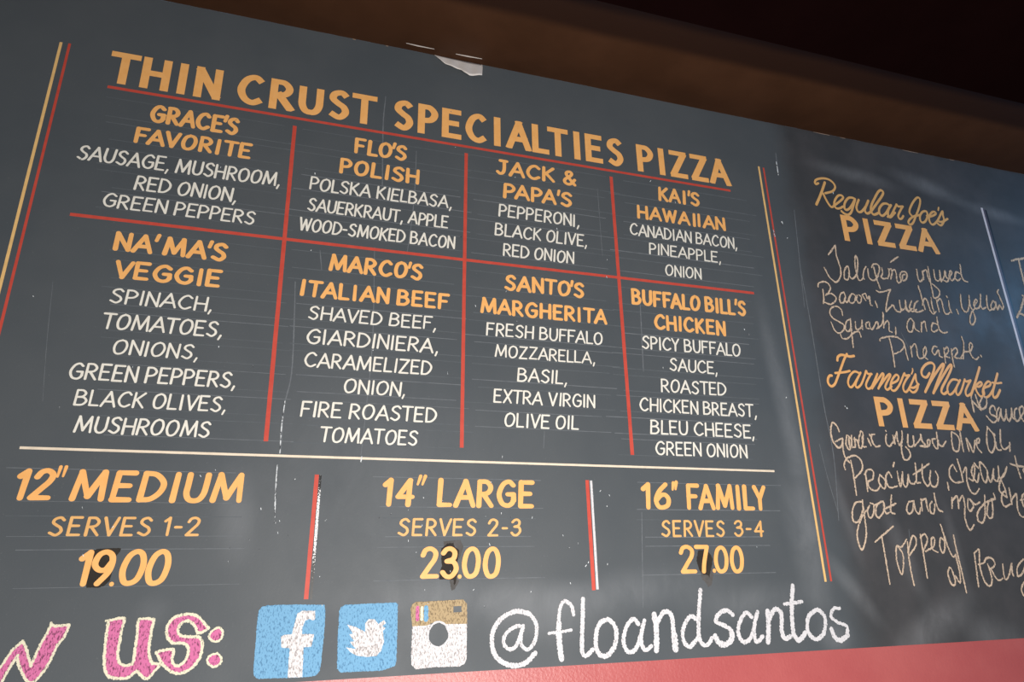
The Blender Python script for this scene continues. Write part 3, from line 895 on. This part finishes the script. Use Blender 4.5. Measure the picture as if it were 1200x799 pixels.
# chalk handwriting of the right column, line by line
ZA, ZD, ZE = (950, 280, 9.983), (1050, 290, 7.987), (950, 350, 9.983)
ZP, ZN, ZQ = (1020, 375, 8.571), (1070, 410, 9.983), (1140, 440, 13.317)
ZG, ZI, ZO = (960, 480, 7.99), (1030, 490, 9.983), (1080, 430, 6.66)
ZR, ZC, ZT = (970, 520, 6.66), (1080, 520, 6.66), (1010, 600, 6.316)
HW = [
 ('jalapeno infused', reg, [
  (ZA, '205,185 250,125 285,75|285,75 300,200 345,340 345,440 295,505 220,450 155,335|430,320 395,360 390,440 405,475 435,470 448,400 430,320|440,400 455,440 480,465 520,440 540,380 547,260 522,195 515,300 540,420 560,480 590,482 612,450|645,325 618,370 612,450 625,470|665,350 675,440 710,480 750,480 790,430|712,335 730,298 780,300 803,350 790,410 762,440|735,330 765,450 810,580|830,340 840,400 822,440 850,465 890,460|905,350 918,400 900,465|910,365 940,350 948,400 935,470|945,380 980,360 1000,420 1005,480 1025,515 1055,490 1040,430 1060,390 1100,385 1125,420 1110,475 1075,485 1072,430 1100,415|930,272 1020,210'),
  (ZD, '190,205 200,270 215,315 240,310 255,260|245,222 257,300|245,232 280,210 295,270 312,318|295,180 320,320 340,420 350,470 380,470 405,440 400,400 360,360 338,342|350,210 360,280 380,310 408,300 405,215|405,215 420,320|420,320 450,270 455,220 470,280 490,300 470,320 440,305|490,292 522,240 505,220 495,270 520,310 545,290|603,250 562,230 550,280 575,310 603,290|597,160 610,260 635,310 668,322')]),
 ('bacon, zucchini, yellow', reg, [
  (ZA, '85,560 90,520 150,500 200,520 228,570 210,620 175,660|140,590 152,700 145,755|180,645 240,640 290,680 290,720 235,765 160,742|385,625 350,640 335,700 350,748 385,740 402,670 385,622|392,700 420,745 445,700 480,640|480,640 450,680 450,730 480,752 512,730 520,670 490,640|540,660 535,710 560,750 585,735 590,680 560,655|600,655 642,720|605,650 640,642 660,700 682,670 695,760 717,780|752,730 778,802|765,605 800,622 870,610 932,592|932,592 905,660 880,790 878,850'),
  (ZE, '880,152 930,100 960,75 990,130 1040,157 1065,120|1035,20 1045,90 1062,138 1105,100 1110,40|1110,40 1115,100 1145,145 1175,140'),
  (ZD, '85,495 90,570 115,600 150,570|142,500 125,560 150,600 190,580|205,500 172,530 167,590 205,605 255,588|205,360 235,460 270,580|245,540 262,480 290,500 318,590 350,622 372,600|325,470 335,540 355,612|375,490 402,602|380,505 410,480 430,520 450,605 480,625 512,600|490,500 500,570 520,612|470,455 478,468|565,580 582,622|600,440 610,540 640,600 670,590 685,520 680,450|680,460 690,540 720,600 740,680 710,725 690,690 700,620 740,565|730,545 757,505 742,488 725,530 745,572 782,550 790,440|787,440 790,540 810,575 838,560|845,450 850,540 872,588 895,580|905,500 885,550 910,580 930,540 912,500|930,510 947,582 967,540 990,577 1000,545 962,450 945,420 957,395')]),
 ('squash, and', reg, [
  (ZE, '370,195 355,130 300,90 240,110 220,160 250,220 330,270 387,310 380,370 330,402 280,370 235,275|455,240 415,270 403,340 430,385 465,350 462,235|460,240 478,400 495,570|345,415 370,465 430,462 500,400 560,385 587,450|520,270 525,340 550,362 590,330 597,250|595,250 605,360|675,270 645,290 650,340 682,350|685,280 690,330 720,357 770,270 790,320 770,352|790,345 835,290 848,200 840,160|842,165 852,342|852,312 890,260 912,290 915,370 950,392|990,335 994,422'),
  (ZD, '165,700 130,665 100,720 112,780 150,782 165,700 175,760 215,788|235,700 236,790|236,715 267,690 275,740 285,782|382,720 340,710 330,770 355,790 388,770|380,650 390,720 405,770 440,800 478,792')]),
 ('pineapple', reg, [
  (ZP, '95,210 100,187 180,167 260,172 318,210 337,260 300,312 240,340|185,175 220,320 243,472|340,250 360,340 377,402|400,262 417,370|405,282 440,240 460,280 470,350 492,385 530,375 560,325 550,272 530,300 532,360 572,395|665,270 635,265 618,315 645,350 680,300 692,360 722,375|735,280 742,350 752,432|737,302 768,272 782,310 752,360 795,378|810,290 825,400 842,472|815,312 850,280 872,320 842,368 885,385 915,385|912,168 935,240 930,390|905,380 932,330 940,320 1000,312 1022,255 997,230 990,300 1020,370 1058,395 1085,372|1105,355 1112,370')]),
 ('no sauce', far, [
  (ZN, '675,545 692,640 710,725|682,592 740,650 792,705|725,520 755,620 792,702|805,560 775,620 800,688 850,660 857,580 822,542'),
  (ZQ, '345,540 330,482 285,478 258,540 280,605 350,640 372,690 305,732 208,630|405,500 372,560 370,640 390,705 415,620 432,520|432,520 440,620 482,705 510,620 515,530|515,530 525,640 560,710 595,640 600,510|600,515 615,640 640,680|682,510 650,540 645,640 690,712 745,640 790,560 770,482 722,520 735,620 770,690 810,725')]),
 ('garlic infused olive oil', far, [
  (ZG, '185,205 160,150 122,122 105,200 125,290 170,352 205,340 215,270 150,300|215,270 222,380 245,450 282,495|255,240 250,330 285,372 302,290 265,242|275,250 280,330 290,360|300,240 303,340 330,352|328,262 336,350|320,275 350,285 370,340|385,200 365,300 372,352 400,350 407,230 390,200|400,250 410,340 437,347|452,270 482,335|468,232 474,245|515,230 488,240 495,300 530,345 567,337'),
  (ZI, '85,190 75,250 90,310 130,322 165,270|75,145 80,152|160,200 185,300|165,290 205,160|205,160 215,250 240,315 275,240|265,150 270,220 260,320 265,400 290,475 330,487 365,440 350,380 310,335|335,190 335,300 365,335 402,310 400,210|395,210 412,312|415,327 480,240 485,190 500,260 540,322 480,325|490,328 560,332 595,300 590,255 562,270 570,320|655,240 620,252 640,320 680,355 692,260|670,165 690,290 740,327 780,270|845,165 848,250 858,330 885,385 925,375 942,280 910,200 850,160|940,138 962,260 987,390|1015,240 1050,385|1020,235 1060,310 1102,392 1120,260|1122,300 1170,280 1167,235 1140,260 1150,340 1197,402'),
  (ZO, '512,468 505,560 520,640 545,668 570,620 562,540 530,490 508,465|575,580 588,640 620,648|563,520 570,535|612,490 615,600 645,642 682,615|685,590 686,657')]),
 ('prociutto, cherry', far, [
  (ZR, '135,200 125,160 150,112 210,92 258,130 267,200 210,267|178,130 200,250 222,400|293,230 310,370|285,240 310,202 350,212 350,270 312,298 330,350 380,365 412,320|405,240 398,300 440,352 447,290 410,245|497,262 472,220 450,270 478,340 540,330|517,145 508,178|540,215 552,280 567,332 582,220|580,220 587,310 615,332 627,240|625,240 640,300 670,312 690,285|680,150 688,230 692,300 722,302|735,160 738,260 775,330 800,300|665,240 720,205 788,155|800,210 795,280 815,332 850,325 858,260 840,215'),
  (ZC, '200,300 210,360|272,215 240,165 215,200 220,260 260,302 320,295|275,120 300,200 322,295|320,225 345,185 352,290 380,370 420,390 447,350|368,270 400,285 412,210 402,165 388,230 432,300 445,230|408,150 440,190|450,150 470,260 500,302 512,220 480,165 450,150|512,240 540,297 560,195|560,195 562,270 590,292 600,260|595,175 605,262 640,250 662,180|660,200 612,290 605,362 640,400 662,412 640,330 612,272|725,95 745,180 772,267|690,155 740,172 800,178|812,160 792,200 805,240')]),
 ('goat and cheese', far, [
  (ZR, '262,452 215,460 190,530 200,605 240,602 270,520 270,440|268,440 290,600 298,720 269,823 240,780 228,690 260,580 305,515|325,480 308,520 322,575 350,560 358,480 330,462|360,480 385,470|430,450 382,480 375,555 400,575 435,520 430,450|432,460 450,540 482,535|495,400 490,470 492,530 522,545|450,505 530,465|660,445 625,460 615,520 635,547 660,520 670,445|668,450 685,520 712,547 722,500|725,430 735,522|727,445 762,430 770,480 785,525'),
  (ZC, '78,450 62,480 70,535 95,540 100,470|95,385 105,440 128,508 162,530|235,420 235,502|237,445 270,410 282,440 287,505|287,455 318,408 335,480 338,590 375,672 407,632|360,430 358,490 380,525 402,480 372,430 415,472 452,455|490,400 492,560 470,615 435,590 440,525 500,455 552,440|520,450 508,540 530,582 552,555 548,450 530,440|540,430 572,430 560,388|655,365 625,392 625,455 652,490 692,470|680,345 690,400 702,472|697,442 738,392 745,500 770,560 812,575|768,440 802,430 797,390 780,420 790,480 812,500')]),
 ('topped with arugula', far, [
  (ZT, '95,220 160,165 230,105|145,180 175,350 205,532|330,200 290,260 255,250 255,350 290,458 305,400 300,310 265,255|335,220 345,330 362,440 385,542|338,300 370,180 397,195 395,250 350,320|430,165 440,230 452,300 482,487|430,190 462,162 482,210 450,290|470,290 530,250 532,190 512,200 518,270 560,297|605,210 580,190 575,250 595,300 612,270 605,170|580,92 605,170 640,270 672,330 692,312|675,170 700,290 735,430 772,595|690,320 710,390 725,470 722,522 690,470|645,410 635,450 650,510 672,542 690,520 665,430 645,408|830,300 845,420 862,552|835,300 865,280 870,390 900,500 940,547 962,510 945,430 928,385|860,387 900,375 915,345 955,338 982,380 965,412 945,418|950,415 985,480 1015,505 1040,490|1040,385 1045,440 1060,498 1085,470 1107,378|1105,380 1110,440 1120,472|1192,348 1150,400 1150,472 1180,460 1205,400|1203,510 1180,560 1190,610 1210,620')]),
]
for what, par, zs in HW:
    pr = Print(0.0009)
    for zoom_, data in zs:
        trace(pr, *zoom_, data, 1.9 if par is far else 1.6, 0.38, 0.15)
    pr.build('handwriting_lettering', M['chalk_hand'], par, 'cream chalk handwriting reading ' + what)
# start of the next column past the far border
pr = Print()
trace(pr, 1050, 290, 7.987, '1080,125 1130,112 1230,100|1145,115 1165,200 1190,300 1200,350|1200,240 1250,200|1130,655 1165,580 1195,470 1182,450|1130,655 1150,620 1210,640', 2.0, 0.38, 0.1)
pr.build('handwriting_lettering', M['chalk_hand'], board, 'cut off chalk handwriting past the far right border line')

# ------------------------------------------------------------------ bottom row in chalk
pr = Print(0.0008)
K1, K2 = (560, 680, 5.0), (780, 670, 5.217)
trace(pr, *K1, '262,270 225,268 165,310 150,365 180,402 225,380 265,265|265,265 250,340 262,390 300,400 338,340 342,260 300,195 230,180', 4.3, 0.25)
trace(pr, *K1, '300,195 225,180 140,220 88,300 85,400 130,470 210,500 280,482 335,425', 5.6, 0.22)
trace(pr, *K1, '560,200 545,145 505,122 480,165 470,300 480,400', 4.2, 0.22)
trace(pr, *K1, '474,250 472,300 480,390 490,460', 7.0, 0.2, 0.1)
trace(pr, *K1, '415,310 480,302 547,290', 3.2, 0.3)
trace(pr, *K1, '615,108 612,250 608,380', 5.0, 0.22)
trace(pr, *K1, '608,370 612,425 635,440 672,405', 4.8, 0.25)
trace(pr, *K1, '755,230 705,265 690,370 710,430 750,442 795,395 812,310 790,250 755,230', 5.4, 0.25)
trace(pr, *K1, '940,255 910,225 870,270 852,360 880,418 925,400 960,300|975,235 955,320 962,385 985,408 1015,385', 4.8, 0.25)
trace(pr, *K1, '1032,200 1045,290 1045,408', 6.6, 0.22)
trace(pr, *K1, '1048,255 1085,188 1130,200 1145,300 1152,402', 5.2, 0.22)
trace(pr, *K1, '1150,320 1158,402', 7.4, 0.25)
trace(pr, *K2, '190,290 150,272 108,340 108,415 145,458 195,405|212,110 202,250 202,390 228,445 262,440 282,405', 4.8, 0.25)
trace(pr, *K2, '410,262 370,235 320,260 308,305 350,325 402,360 402,420 350,450 312,420', 4.6, 0.25)
trace(pr, *K2, '402,370 402,410 360,445 320,425 302,392', 6.0, 0.28)
trace(pr, *K2, '525,275 490,250 450,310 445,385 480,430 520,400 545,320|560,245 540,330 545,410 565,425 592,395', 4.6, 0.25)
trace(pr, *K2, '622,240 628,330 625,428', 5.6, 0.22)
trace(pr, *K2, '627,300 665,228 705,255 708,350 725,405 762,395', 5.0, 0.25)
trace(pr, *K2, '775,85 770,220 778,360 800,410 825,412 852,372', 5.2, 0.22)
trace(pr, *K2, '725,196 780,190 832,182', 3.6, 0.3)
trace(pr, *K2, '915,235 872,275 868,360 915,412 965,375 975,290 945,242 915,235', 4.6, 0.25)
trace(pr, *K2, '1062,222 1025,225 1010,270 1050,308 1105,330 1110,375', 3.6, 0.3)
trace(pr, *K2, '1110,360 1105,395 1060,418 1030,395 1012,350', 5.4, 0.28)
pr.build('chalk_lettering', M['chalk_white'], board, 'white chalk lettering of the at sign handle beside the three chalk badges')


def bubble(x0, y0, s, name, label, fills, outl, w):
    pr = Print(0.0004)
    for d in fills:
        pr.fill(px_poly(x0, y0, s, d))
    o = pr.build(name, M['chalk_pink'], board, label)
    pr = Print(0.0008)
    for d in outl:
        trace(pr, x0, y0, s, d, w, 0.4, 0.0, n=2)
    pr.build('outline_lettering', M['chalk_cream'], o, 'cream chalk outline')
    return o


bubble(110, 700, 7.5, 'bubble_lettering', 'pink chalk letter u with cream outline',
       ['125,205 260,180 235,330 215,450 215,560 240,590 300,600 345,580 370,440 390,190 530,195 505,330 485,470 500,560 580,575 470,715 370,640 330,685 250,712 130,700 95,640 92,500 110,330'],
       ['110,205 190,190 270,180 250,260 225,400 210,500 225,570 270,598 320,590 350,560 365,440 385,300 398,190 530,192|530,192 505,300 485,450 492,530 520,578 590,580|585,585 530,650 470,715 420,690 375,645 320,695 250,712 140,700 100,640 92,520 105,380 128,205'], 3.4)
bubble(110, 700, 7.5, 'bubble_lettering', 'pink chalk letter s with cream outline',
       ['550,480 700,455 690,540 700,590 760,595 820,520 830,450 790,400 700,400 650,340 650,240 720,170 850,145 930,175 1010,270 910,315 890,260 830,205 770,220 740,290 770,340 860,340 930,360 955,430 930,540 860,620 760,665 660,640 600,580'],
       ['548,482 600,465 700,455 688,530 695,580 750,600 810,545 832,470 815,415 760,400 690,398 645,345 645,255 700,180 780,150 850,145 925,172 965,220 1010,268|1010,268 970,295 910,315 895,260 840,205 775,222 738,285 765,335 850,345 930,350 955,420 930,530 860,620 760,668 670,645 600,580 548,482'], 3.4)
bubble(110, 700, 7.5, 'bubble_lettering', 'pair of pink chalk colon dots with cream outlines',
       ['1095,265 1130,300 1120,360 1070,388 1025,365 1020,320 1050,285', '1080,492 1118,530 1110,580 1050,608 1005,570 1010,520'],
       ['1100,262 1132,300 1120,360 1072,388 1020,365 1018,320 1050,285 1100,262', '1080,490 1118,530 1110,582 1050,610 1002,570 1008,520 1080,490'], 2.6)
bubble(0, 700, 8.07, 'bubble_lettering', 'pink chalk letter w with cream outline',
       ['485,255 560,268 650,265 600,380 510,520 450,640 380,740 300,810 240,790 190,690 165,560 120,620 40,750 -60,900 -200,860 -160,800 -60,740 100,520 215,415 250,480 290,640 380,450 430,360'],
       ['485,240 500,265 560,268 655,258|655,262 610,370 545,450 500,550 440,660 380,740 320,800 260,795 215,720 178,640 165,560|172,545 120,620 60,720 -40,880 -200,880 -280,700 -200,660 -100,740 20,640 110,505 215,415|215,410 250,480 275,580 292,650|292,650 330,560 385,440 440,350 485,255'], 3.2)

# three chalk badges
pr = Print(0.0004)
pr.fill(px_poly(295, 700, 8.07, '90,90 150,74 400,66 690,70 696,150 680,400 652,640 640,700 600,742 480,755 340,760 60,770 20,742 15,680 30,500 52,220 65,130', 0.4))
bd = pr.build('chalk_badge', M['chalk_blue'], board, 'blue chalk rounded square with a white lowercase letter')
pr = Print(0.0008)
pr.fill(px_poly(295, 700, 8.07, '600,125 600,205 575,215 545,202 505,220 480,280 475,345 590,345 565,465 490,470 485,600 478,752 340,757 350,600 360,480 280,475 275,370 300,355 380,345 410,230 432,152 480,125', 0.3))
pr.build('letter_mark', M['chalk_icon_white'], bd, 'white chalk lowercase letter on the blue square')
pr = Print(0.0004)
pr.fill(px_poly(290, 690, 4.444, '510,82 640,76 770,70 783,80 781,200 775,380 765,402 700,425 590,430 485,434 466,415 470,260 478,115 488,95', 0.4))
bd = pr.build('chalk_badge', M['chalk_blue'], board, 'blue chalk rounded square with a white bird')
pr = Print(0.0008)
pr.fill(px_poly(400, 690, 7.33, '50,305 130,330 205,368 203,295 235,260 285,260 318,302 368,265 382,292 352,320 378,335 358,362 366,450 342,530 300,575 220,585 130,572 75,540 42,502 130,517 100,490 72,455 112,450 68,390 100,385', 0.25))
pr.build('bird_mark', M['chalk_icon_white'], bd, 'white chalk bird on the blue square')
pr = Print(0.0004)
pr.fill(px_poly(400, 690, 7.33, '610,315 740,310 860,280 900,300 1078,295 1075,600 1055,645 1010,665 800,672 640,688 602,650 600,560', 0.35))
bd = pr.build('chalk_badge', M['chalk_icon_white'], board, 'white and tan chalk camera drawn as a rounded square')
pr = Print(0.0006)
pr.fill(px_poly(400, 690, 7.33, '595,170 610,130 640,112 1000,92 1050,92 1078,130 1080,298 900,302 860,280 780,292 740,312 608,322', 0.35))
pr.build('camera_top', M['chalk_tan'], bd, 'tan chalk upper part of the camera')
for (x, w_, m, l) in ((655, 4.2, 'chalk_pink', 'pink stripe'), (692, 3.4, 'chalk_cream', 'cream stripe'), (728, 5.4, 'chalk_blue', 'blue stripe')):
    pr = Print(0.0008)
    trace(pr, 400, 690, 7.33, '%d,160 %d,262' % (x, x - 2), w_, 0.25)
    pr.build('camera_stripe', M[m], bd, l + ' on the chalk camera')
pr = Print(0.0010)
pr.fill(px_poly(400, 690, 7.33, '840,288 888,312 918,380 916,425 880,472 833,494 782,478 748,430 752,370 782,312', 0.1))
pr.fill(px_poly(400, 690, 7.33, '962,150 1030,146 1032,198 962,202', 0.15))
pr.build('camera_lens', M['board'], bd, 'bare slate lens and window of the chalk camera')
pr = Print(0.0012)
trace(pr, 400, 690, 7.33, '765,330 800,290 850,282 895,310 925,385 918,430 880,478 833,500 780,482 745,435 748,370 765,330', 2.0, 0.2)
pr.build('lens_ring', M['chalk_white'], bd, 'white chalk ring around the lens')

# ------------------------------------------------------------------ wear on the board
guides.build('guide_lines', M['faint'], board, 'faint chalk guide lines under and over the lettering', 'stuff')
guides_soft.build('guide_lines', M['fainter'], board, 'rubbed chalk guide lines under and over the lettering', 'stuff')
pr = Print(0.00003)
DR = [('346,330 345,370 341.7,437 333,477 329,530', 1.4), ('452,113 449,147 448,217', 1.2), ('439,290 436.7,397 430,470 423,533', 1.0),
      ('488,177 485,237 477,297', 0.9), ('750,353 751.7,387 754,435', 1.2), ('936.7,307 950,380 965,473 976.7,533 982.8,610', 1.0),
      ('909,179 912,205', 1.0), ('930.7,246 942.7,360', 0.8), ('375,293 377,316', 1.0), ('638,505 637,525', 0.8), ('752,600 753.5,712', 0.9),
      ('960,520 970,560 982,600', 0.7), ('1056,390 1066,410', 0.8), ('1065,620 1067,640', 0.7), ('700,220 706,300', 0.5), ('62,330 55,400 50,470', 0.5)]
for d, w_ in DR:
    trace(pr, 0, 0, 1, d, w_, 0.3, 0.3)
pr.build('drip_marks', M['faint'], board, 'pale dried drip lines down the board', 'stuff')
pr = Print(0.0009)
for d, w_ in (('325,545 323,575 322,606', 1.3), ('322,611 322.5,613', 2.2), ('334,470 330,500 328,531', 1.1), ('424,535 423,541', 1.4), ('909.5,190 911.8,205', 1.1),
              ('990,476 992.5,478.5', 1.6), ('976,225 976.5,228', 0.9), ('916,260 917,264', 1.8), ('906,270 908,277', 1.1)):
    trace(pr, 0, 0, 1, d, w_, 0.3, 0.2)
for _ in range(90):
    x, y = random.choice([(random.uniform(280, 740), random.uniform(560, 720)), (random.uniform(20, 930), random.uniform(100, 700))])
    l = random.uniform(0.5, 2.6)
    a = random.uniform(0.6, 2.2)
    trace(pr, 0, 0, 1, '%.1f,%.1f %.1f,%.1f' % (x, y, x + l * math.cos(a), y - l * math.sin(a)), random.uniform(0.5, 0.9), 0.2)
pr.build('chalk_flecks', M['scratch'], board, 'small white nicks and chalk flecks', 'stuff')
# bare bits where the paint has chipped along the top edge
pr = Print(0.0002)
for x0, x1, yy in ((953, 971, 0), (984, 990, 0), (1057, 1074, 0), (1112, 1117, 0), (413, 417, 0), (452, 455, 0)):
    zt = Z_TOP - 0.0016
    t = 83 + (x0 - 600) * 0.198
    a, b = wall_uv(x0, t)[0], wall_uv(x1, t)[0]
    pr.fill([(a, zt), ((a + b) / 2, zt - 0.0014), (b, zt - 0.0006), (b, zt + 0.0012), (a, zt + 0.0012)])
pr.build('edge_chips', plain('bare_beige_board', srgb(150, 128, 112)), board, 'beige chips along the top edge of the board', 'stuff')

# ------------------------------------------------------------------ torn paper hanging over the top edge
pts_px = [(295, 203), (340, 214), (400, 228), (470, 243), (540, 254), (625, 265), (634, 290), (627, 312), (640, 347), (590, 350), (540, 348), (505, 330), (482, 308), (430, 293), (370, 264), (325, 232)]
bm = bmesh.new()
loop = []
for (a, b) in pts_px:
    px_, py_ = 460 + a / 6, 30 + b / 6
    u, w_ = wall_uv(px_, py_)
    for _ in range(4):                      # the lower rim hangs forward of the wall
        out_ = 0.0012 + max(0.0, Z_TOP - w_) * 0.34
        dv = right * ((px_ - W_PX / 2) / F_PX) + fwd - up * ((py_ - H_PX / 2) / F_PX)
        t_ = (D - out_) / dv.y
        u, w_ = CAM.x + dv.x * t_, CAM.z + dv.z * t_
    loop.append((u, w_))
u0, u1 = min(p[0] for p in loop), max(p[0] for p in loop)


def inside(p):
    c = False
    for i in range(len(loop)):
        a, b = loop[i - 1], loop[i]
        if (a[1] > p[1]) != (b[1] > p[1]) and p[0] < (b[0] - a[0]) * (p[1] - a[1]) / (b[1] - a[1]) + a[0]:
            c = not c
    return c


def lift(p):
    """the flap leaves the wall at the top edge and curls out as it hangs"""
    d = max(0.0, Z_TOP - p[1])
    return -(0.0012 + d * 0.34 + 0.0016 * math.sin(p[0] * 160) * min(1, d / 0.02))


cols = 26
vv, ff = [], []
for side in (0, 1):
    for i in range(cols + 1):
        u = u0 + (u1 - u0) * i / cols
        zs_ = []
        for j in range(len(loop)):
            a, b = loop[j - 1], loop[j]
            if (a[0] <= u <= b[0] or b[0] <= u <= a[0]) and abs(a[0] - b[0]) > 1e-9:
                t = (u - a[0]) / (b[0] - a[0])
                zs_.append(a[1] + (b[1] - a[1]) * t)
        lo, hi = (min(zs_), max(zs_)) if zs_ else (loop[0][1], loop[0][1] + 1e-4)
        hi = Z_TOP - 0.0002 if i not in (0,) else hi
        hi = min(hi, Z_TOP - 0.0002)
        for r in range(7):
            z = hi + (lo - hi) * r / 6
            vv.append((u, lift((u, z)) + (0.0007 if side else 0.0) + (random.uniform(-.0005, .0005) if r == 6 and not side else 0), z))
n1 = (cols + 1) * 7
for i in range(cols):
    for r in range(6):
        a = i * 7 + r
        ff.append((a, a + 1, a + 8, a + 7))
        ff.append((n1 + a, n1 + a + 7, n1 + a + 8, n1 + a + 1))
for i in range(cols):
    for r in (0, 6):
        a = i * 7 + r
        ff.append((a, a + 7, n1 + a + 7, n1 + a) if r == 0 else (a, n1 + a, n1 + a + 7, a + 7))
for i in (0, cols):
    for r in range(6):
        a = i * 7 + r
        ff.append((a, n1 + a, n1 + a + 1, a + 1))
bm.free()
tp = link_mesh('torn_paper', vv, ff, M['paper'], None, 'torn flap of white paper hanging from the brown trim over the chalkboard title', None, True)
tp['category'] = 'paper'
